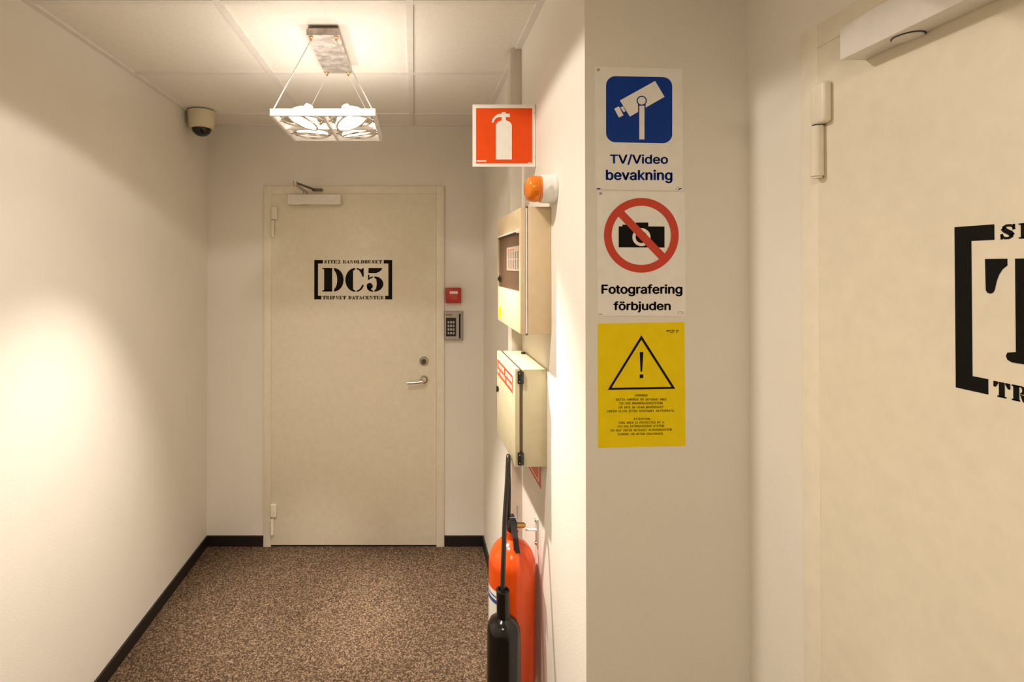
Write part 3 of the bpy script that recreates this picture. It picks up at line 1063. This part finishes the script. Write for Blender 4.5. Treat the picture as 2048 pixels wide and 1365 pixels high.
# printed chart behind the window
ch = MB().box(X0 + .0040, X0 + .0061, 1.562, 1.78, H - .016, H + .062).build('chart', 'paper', lid, smooth=False)
for i in range(5):
    mb = MB()
    y = 1.577 + i * .038
    for k, (za, zb) in enumerate(((H - .010, H + .020), (H + .023, H + .046))):
        mb.box(X0 + .0036, X0 + .0042, y, y + .016, za, zb)
    if i in (2, 3, 4):
        MB().box(X0 + .0036, X0 + .0042, y, y + .016, H + .048, H + .055).build('chart_heading', 'orangeink', ch, smooth=False)
    mb.build('chart_column', 'paperblue', ch, smooth=False)
MB().box(X0 - .0005, X0 + .0022, wy0 + .001, wy1 - .001, wz0 + .001, wz1 - .001, .0005).build('window', 'smoke', lid)
MB().cyl((X0 - .0015, wy0 + .002, wz1 + .0015), (X0 - .0015, wy1 - .002, wz1 + .0015), .0030, 10).box(X0 - .0065, X0 + .002, wy0 - .001, wy0 + .016, wz1 - .006, wz1 + .008, .0015).build('window_rail', 'white', lid)
MB().lathe([(.013, -.002), (.013, .0015), (.010, .003), (0, .0035)], (X0, 1.905, H - .048), (-1, 0, 0), 20).box(X0 - .0055, X0 - .003, 1.896, 1.914, H - .054, H - .042, .0008).build('lock', 'blackplastic', lid)
mb = MB()
mb.box(X0 - .0006, X0 + .0003, 1.87, 1.925, H - .190, H - .150)
mb.build('yellow_sticker', 'yellow', lid, smooth=False)
MB().cyl((.3335, Y0 + .002, z0 + .001), (.3335, Y0 + .002, z1 - .004), .0022, 10).build('hinge_rod', 'white', t)
for zz in (z0 - .003, z1 - .004):
    MB().cyl((.3335, Y0 + .002, zz), (.3335, Y0 + .002, zz + .005), .0034, 10).build('hinge_cap', 'darksteel', t)
rebase(t, (XR, (Y0 + Y1) / 2, z0))

# ================================================================= LOWER ALARM BOX
t = thing('junction_box', 'pale greenish beige wall box with black hinges and red label', 'control box', (0, 0, 0))
Y0, Y1 = 1.584, 1.928
z0, z1 = H - .617, H - .318
MB().box(.3325, XR - .0, Y0, Y1, z0, z1, .0015).build('body', 'box2', t)
MB().box(.316, .3335, Y0 + .004, Y1 - .004, z0 + .004, z1 - .004).build('gasket', 'darksteel', t, smooth=False)
lid = MB().box(.3085, .3225, Y0, Y1, z0 - .001, z1 + .001, .0015).build('lid', 'box2', t)
for za in (z1 - .006 - .038, z0 + .006):
    h = MB().box(.3165, .3345, Y0 - .006, Y0 + .004, za, za + .038, .0012).build('hinge', 'blackplastic', t)
    for zz in (za + .007, za + .032):
        MB().cyl((.3215, Y0 - .0064, zz), (.3215, Y0 - .0058, zz), .0016, 10).build('hinge_screw', 'pinlight', h)
# red label along the top of the lid
Xl = .3085
lb = MB().box(Xl - .0006, Xl + .0002, 1.622, 1.918, H - .402, H - .346).build('red_label', 'signred', lid, smooth=False)
mb = MB()
for zz, hh, st in ((H - .370, .016, .024), (H - .392, .013, .020)):
    y = 1.632
    k = 0
    while y < 1.905:
        if k % 6 != 5:
            mb.box(Xl - .0010, Xl - .0005, y, y + st * .55, zz, zz + hh)
        y += st
        k += 1
mb.build('label_print', 'signwhite', lb, smooth=False)
MB().box(Xl - .0007, Xl + .0002, 1.600, 1.918, H - .3445, H - .339).build('label_edge', 'white', lid, smooth=False)
MB().lathe([(.009, -.002), (.009, .003), (0, .004)], (Xl, 1.895, H - .452), (-1, 0, 0), 18).box(Xl - .008, Xl - .003, 1.892, 1.898, H - .463, H - .441, .001).build('lock', 'blackplastic', lid)
MB().cyl((.392, 1.86, z1 - .001), (.392, 1.86, z1 + .007), .008, 14).build('cable_plug', 'blackplastic', t)
rebase(t, (XR, (Y0 + Y1) / 2, z0))

# red instruction sign flat on the wall below the lower box
t = thing('extinguisher_instructions', 'small red and white plate on right wall behind the extinguisher hose', 'sign', (0, 0, 0))
MB().box(XR - .0015, XR, 1.648, 1.90, H - .722, H - .56).build('plate', 'signwhite', t, smooth=False)
mb = MB()
mb.box(XR - .0021, XR - .0014, 1.652, 1.680, H - .717, H - .56)
mb.box(XR - .0021, XR - .0014, 1.680, 1.90, H - .717, H - .706)
mb.build('red_border', 'red', t, smooth=False)
mb = MB()
rr = random.Random(5)
for i in range(9):
    zz = H - .700 + i * .0125
    y = 1.69
    while y < 1.89:
        l = rr.uniform(.010, .03)
        mb.box(XR - .0020, XR - .0014, y, min(y + l, 1.895), zz, zz + .0105)
        y += l + .003
mb.build('print', 'orangeink', t, smooth=False)
rebase(t, (XR, 1.774, H - .722))

# ================================================================= FIRE EXTINGUISHER
t = thing('fire_extinguisher', 'red fire extinguisher with black horn and hose hung on right wall', 'fire extinguisher', (0, 0, 0))
c = Vector((.3215, 1.705, 0))
R = .0765
zb, zs, zn = .265, .660, .770
prof = [(0, zb), (R * .60, zb), (R * .86, zb + .008), (R * .97, zb + .025), (R, zb + .05), (R, zs)]
for i in range(1, 13):
    a = PI / 2 * i / 12
    prof.append((max(R * math.cos(a), .021), zs + .090 * math.sin(a)))
prof += [(.021, zs + .095), (.021, zn), (0, zn)]
cyl = MB().lathe(prof, c, (0, 0, 1), 64).build('cylinder', 'redpaint', t)
# label wrapped round the left front


def wrap(z0, z1, a0, a1, r, name, m, parent, n=16, slant=0):
    mb = MB()
    rows = []
    for i in range(n + 1):
        a = math.radians(a0 + (a1 - a0) * i / n)
        p = Vector((c.x + r * math.cos(a), c.y + r * math.sin(a), 0))
        rows.append((mb.bm.verts.new((p.x, p.y, z0)), mb.bm.verts.new((p.x, p.y, z1))))
    for p, q in zip(rows, rows[1:]):
        mb.bm.faces.new((p[0], q[0], q[1], p[1]))
    return mb.build(name, m, parent)


lab = wrap(.38, .60, 130, 236, R + .0006, 'label', 'signwhite', cyl)
wrap(.560, .572, 130, 236, R + .0010, 'label_stripe', 'bluelabel', lab)
wrap(.580, .584, 130, 236, R + .0010, 'label_stripe', 'bluelabel', lab)
# valve
v = MB()
v.cyl((c.x, c.y, zn - .005), (c.x, c.y, zn + .020), .017, 20)
v.box(c.x - .016, c.x + .010, c.y - .040, c.y + .022, zn + .016, zn + .048, .004)
vo = v.build('valve', 'blackplastic', t)
MB().prism([(c.x - .010, c.y - .035, zn + .034), (c.x - .007, c.y - .060, zn - .002), (c.x - .003, c.y - .074, zn - .034), (c.x - .003, c.y - .064, zn - .034), (c.x - .006, c.y - .050, zn - .004), (c.x - .010, c.y - .030, zn + .018)], (.015, 0, 0)).build('lever', 'blackplastic', vo)
MB().prism([(c.x - .014, c.y - .030, zn + .047), (c.x - .012, c.y - .072, zn + .012), (c.x - .010, c.y - .080, zn - .022), (c.x - .010, c.y - .086, zn - .020), (c.x - .012, c.y - .078, zn + .016), (c.x - .014, c.y - .030, zn + .056)], (.017, 0, 0)).build('trigger', 'blackplastic', vo)
MB().tube([(c.x - .012, c.y - .02, zn + .052), (c.x + .006, c.y - .022, zn + .053), (c.x + .013, c.y - .022, zn + .054)], .0026, 8).cyl((c.x + .014, c.y - .022, zn + .050), (c.x + .014, c.y - .022, zn + .094), .0028, 8).build('safety_pin', 'pinlight', vo)
MB().cyl((c.x + .012, c.y, zn + .018), (c.x + .040, c.y, zn + .018), .009, 16).cyl((c.x + .040, c.y, zn + .018), (c.x + .044, c.y, zn + .018), .006, 12).build('safety_plug', 'brass', vo)
# hose: leaves the valve, rises in a tall loop and comes down to the horn
hx = .2650
hy = 1.545
MB().tube([(c.x - .010, c.y - .01, zn + .015), (.308, 1.690, zn + .055), (.306, 1.676, zn + .14), (.3005, 1.655, zn + .225), (.2985, 1.640, zn + .268), (.294, 1.622, zn + .262), (.288, 1.606, zn + .20),
           (.277, 1.585, zn + .10), (.2700, 1.565, zn + .01), (hx, 1.552, .70), (hx - .001, hy, .66)], .0072, 14).build('hose', 'rubber', t)
MB().cyl((hx - .001, hy, .672), (hx, hy, .578), .0195, 28).lathe([(.0195, 0), (.0205, .002), (.0195, .005), (.014, .005), (.012, .001)], (hx - .001, hy, .672), (0, 0, 1), 28, capped=False).build('grip', 'hornplastic', t)
hp = [(.016, .600), (.030, .592), (.041, .582), (.0475, .566), (.0495, .545), (.0495, .260), (.0500, .240), (.048, .240), (.046, .26), (.040, .50), (0, .55)]
MB().lathe(hp, (hx + .001, hy + .002, 0), (0, 0, 1), 56, capped=False).build('horn', 'hornplastic', t)
rebase(t, (c.x, c.y, zb))

# wall bracket the extinguisher hangs on
t = thing('wall_bracket', 'narrow pale metal bracket on right wall holding the extinguisher neck', 'bracket', (0, 0, 0))
MB().box(XR - .004, XR, c.y - .008, c.y + .022, H - .925, H - .835, .001).build('plate', 'duct', t)
MB().box(c.x + .046, XR - .003, c.y + .000, c.y + .010, zn - .002, zn + .003, .001).build('arm', 'white', t)
for zz in (H - .843, H - .917):
    MB().lathe([(.0065, 0), (.0055, .004), (0, .005)], (XR - .004, c.y + .006, zz), (-1, 0, 0), 14).build('screw', 'steel', t)
rebase(t, (XR, c.y, H - .88))
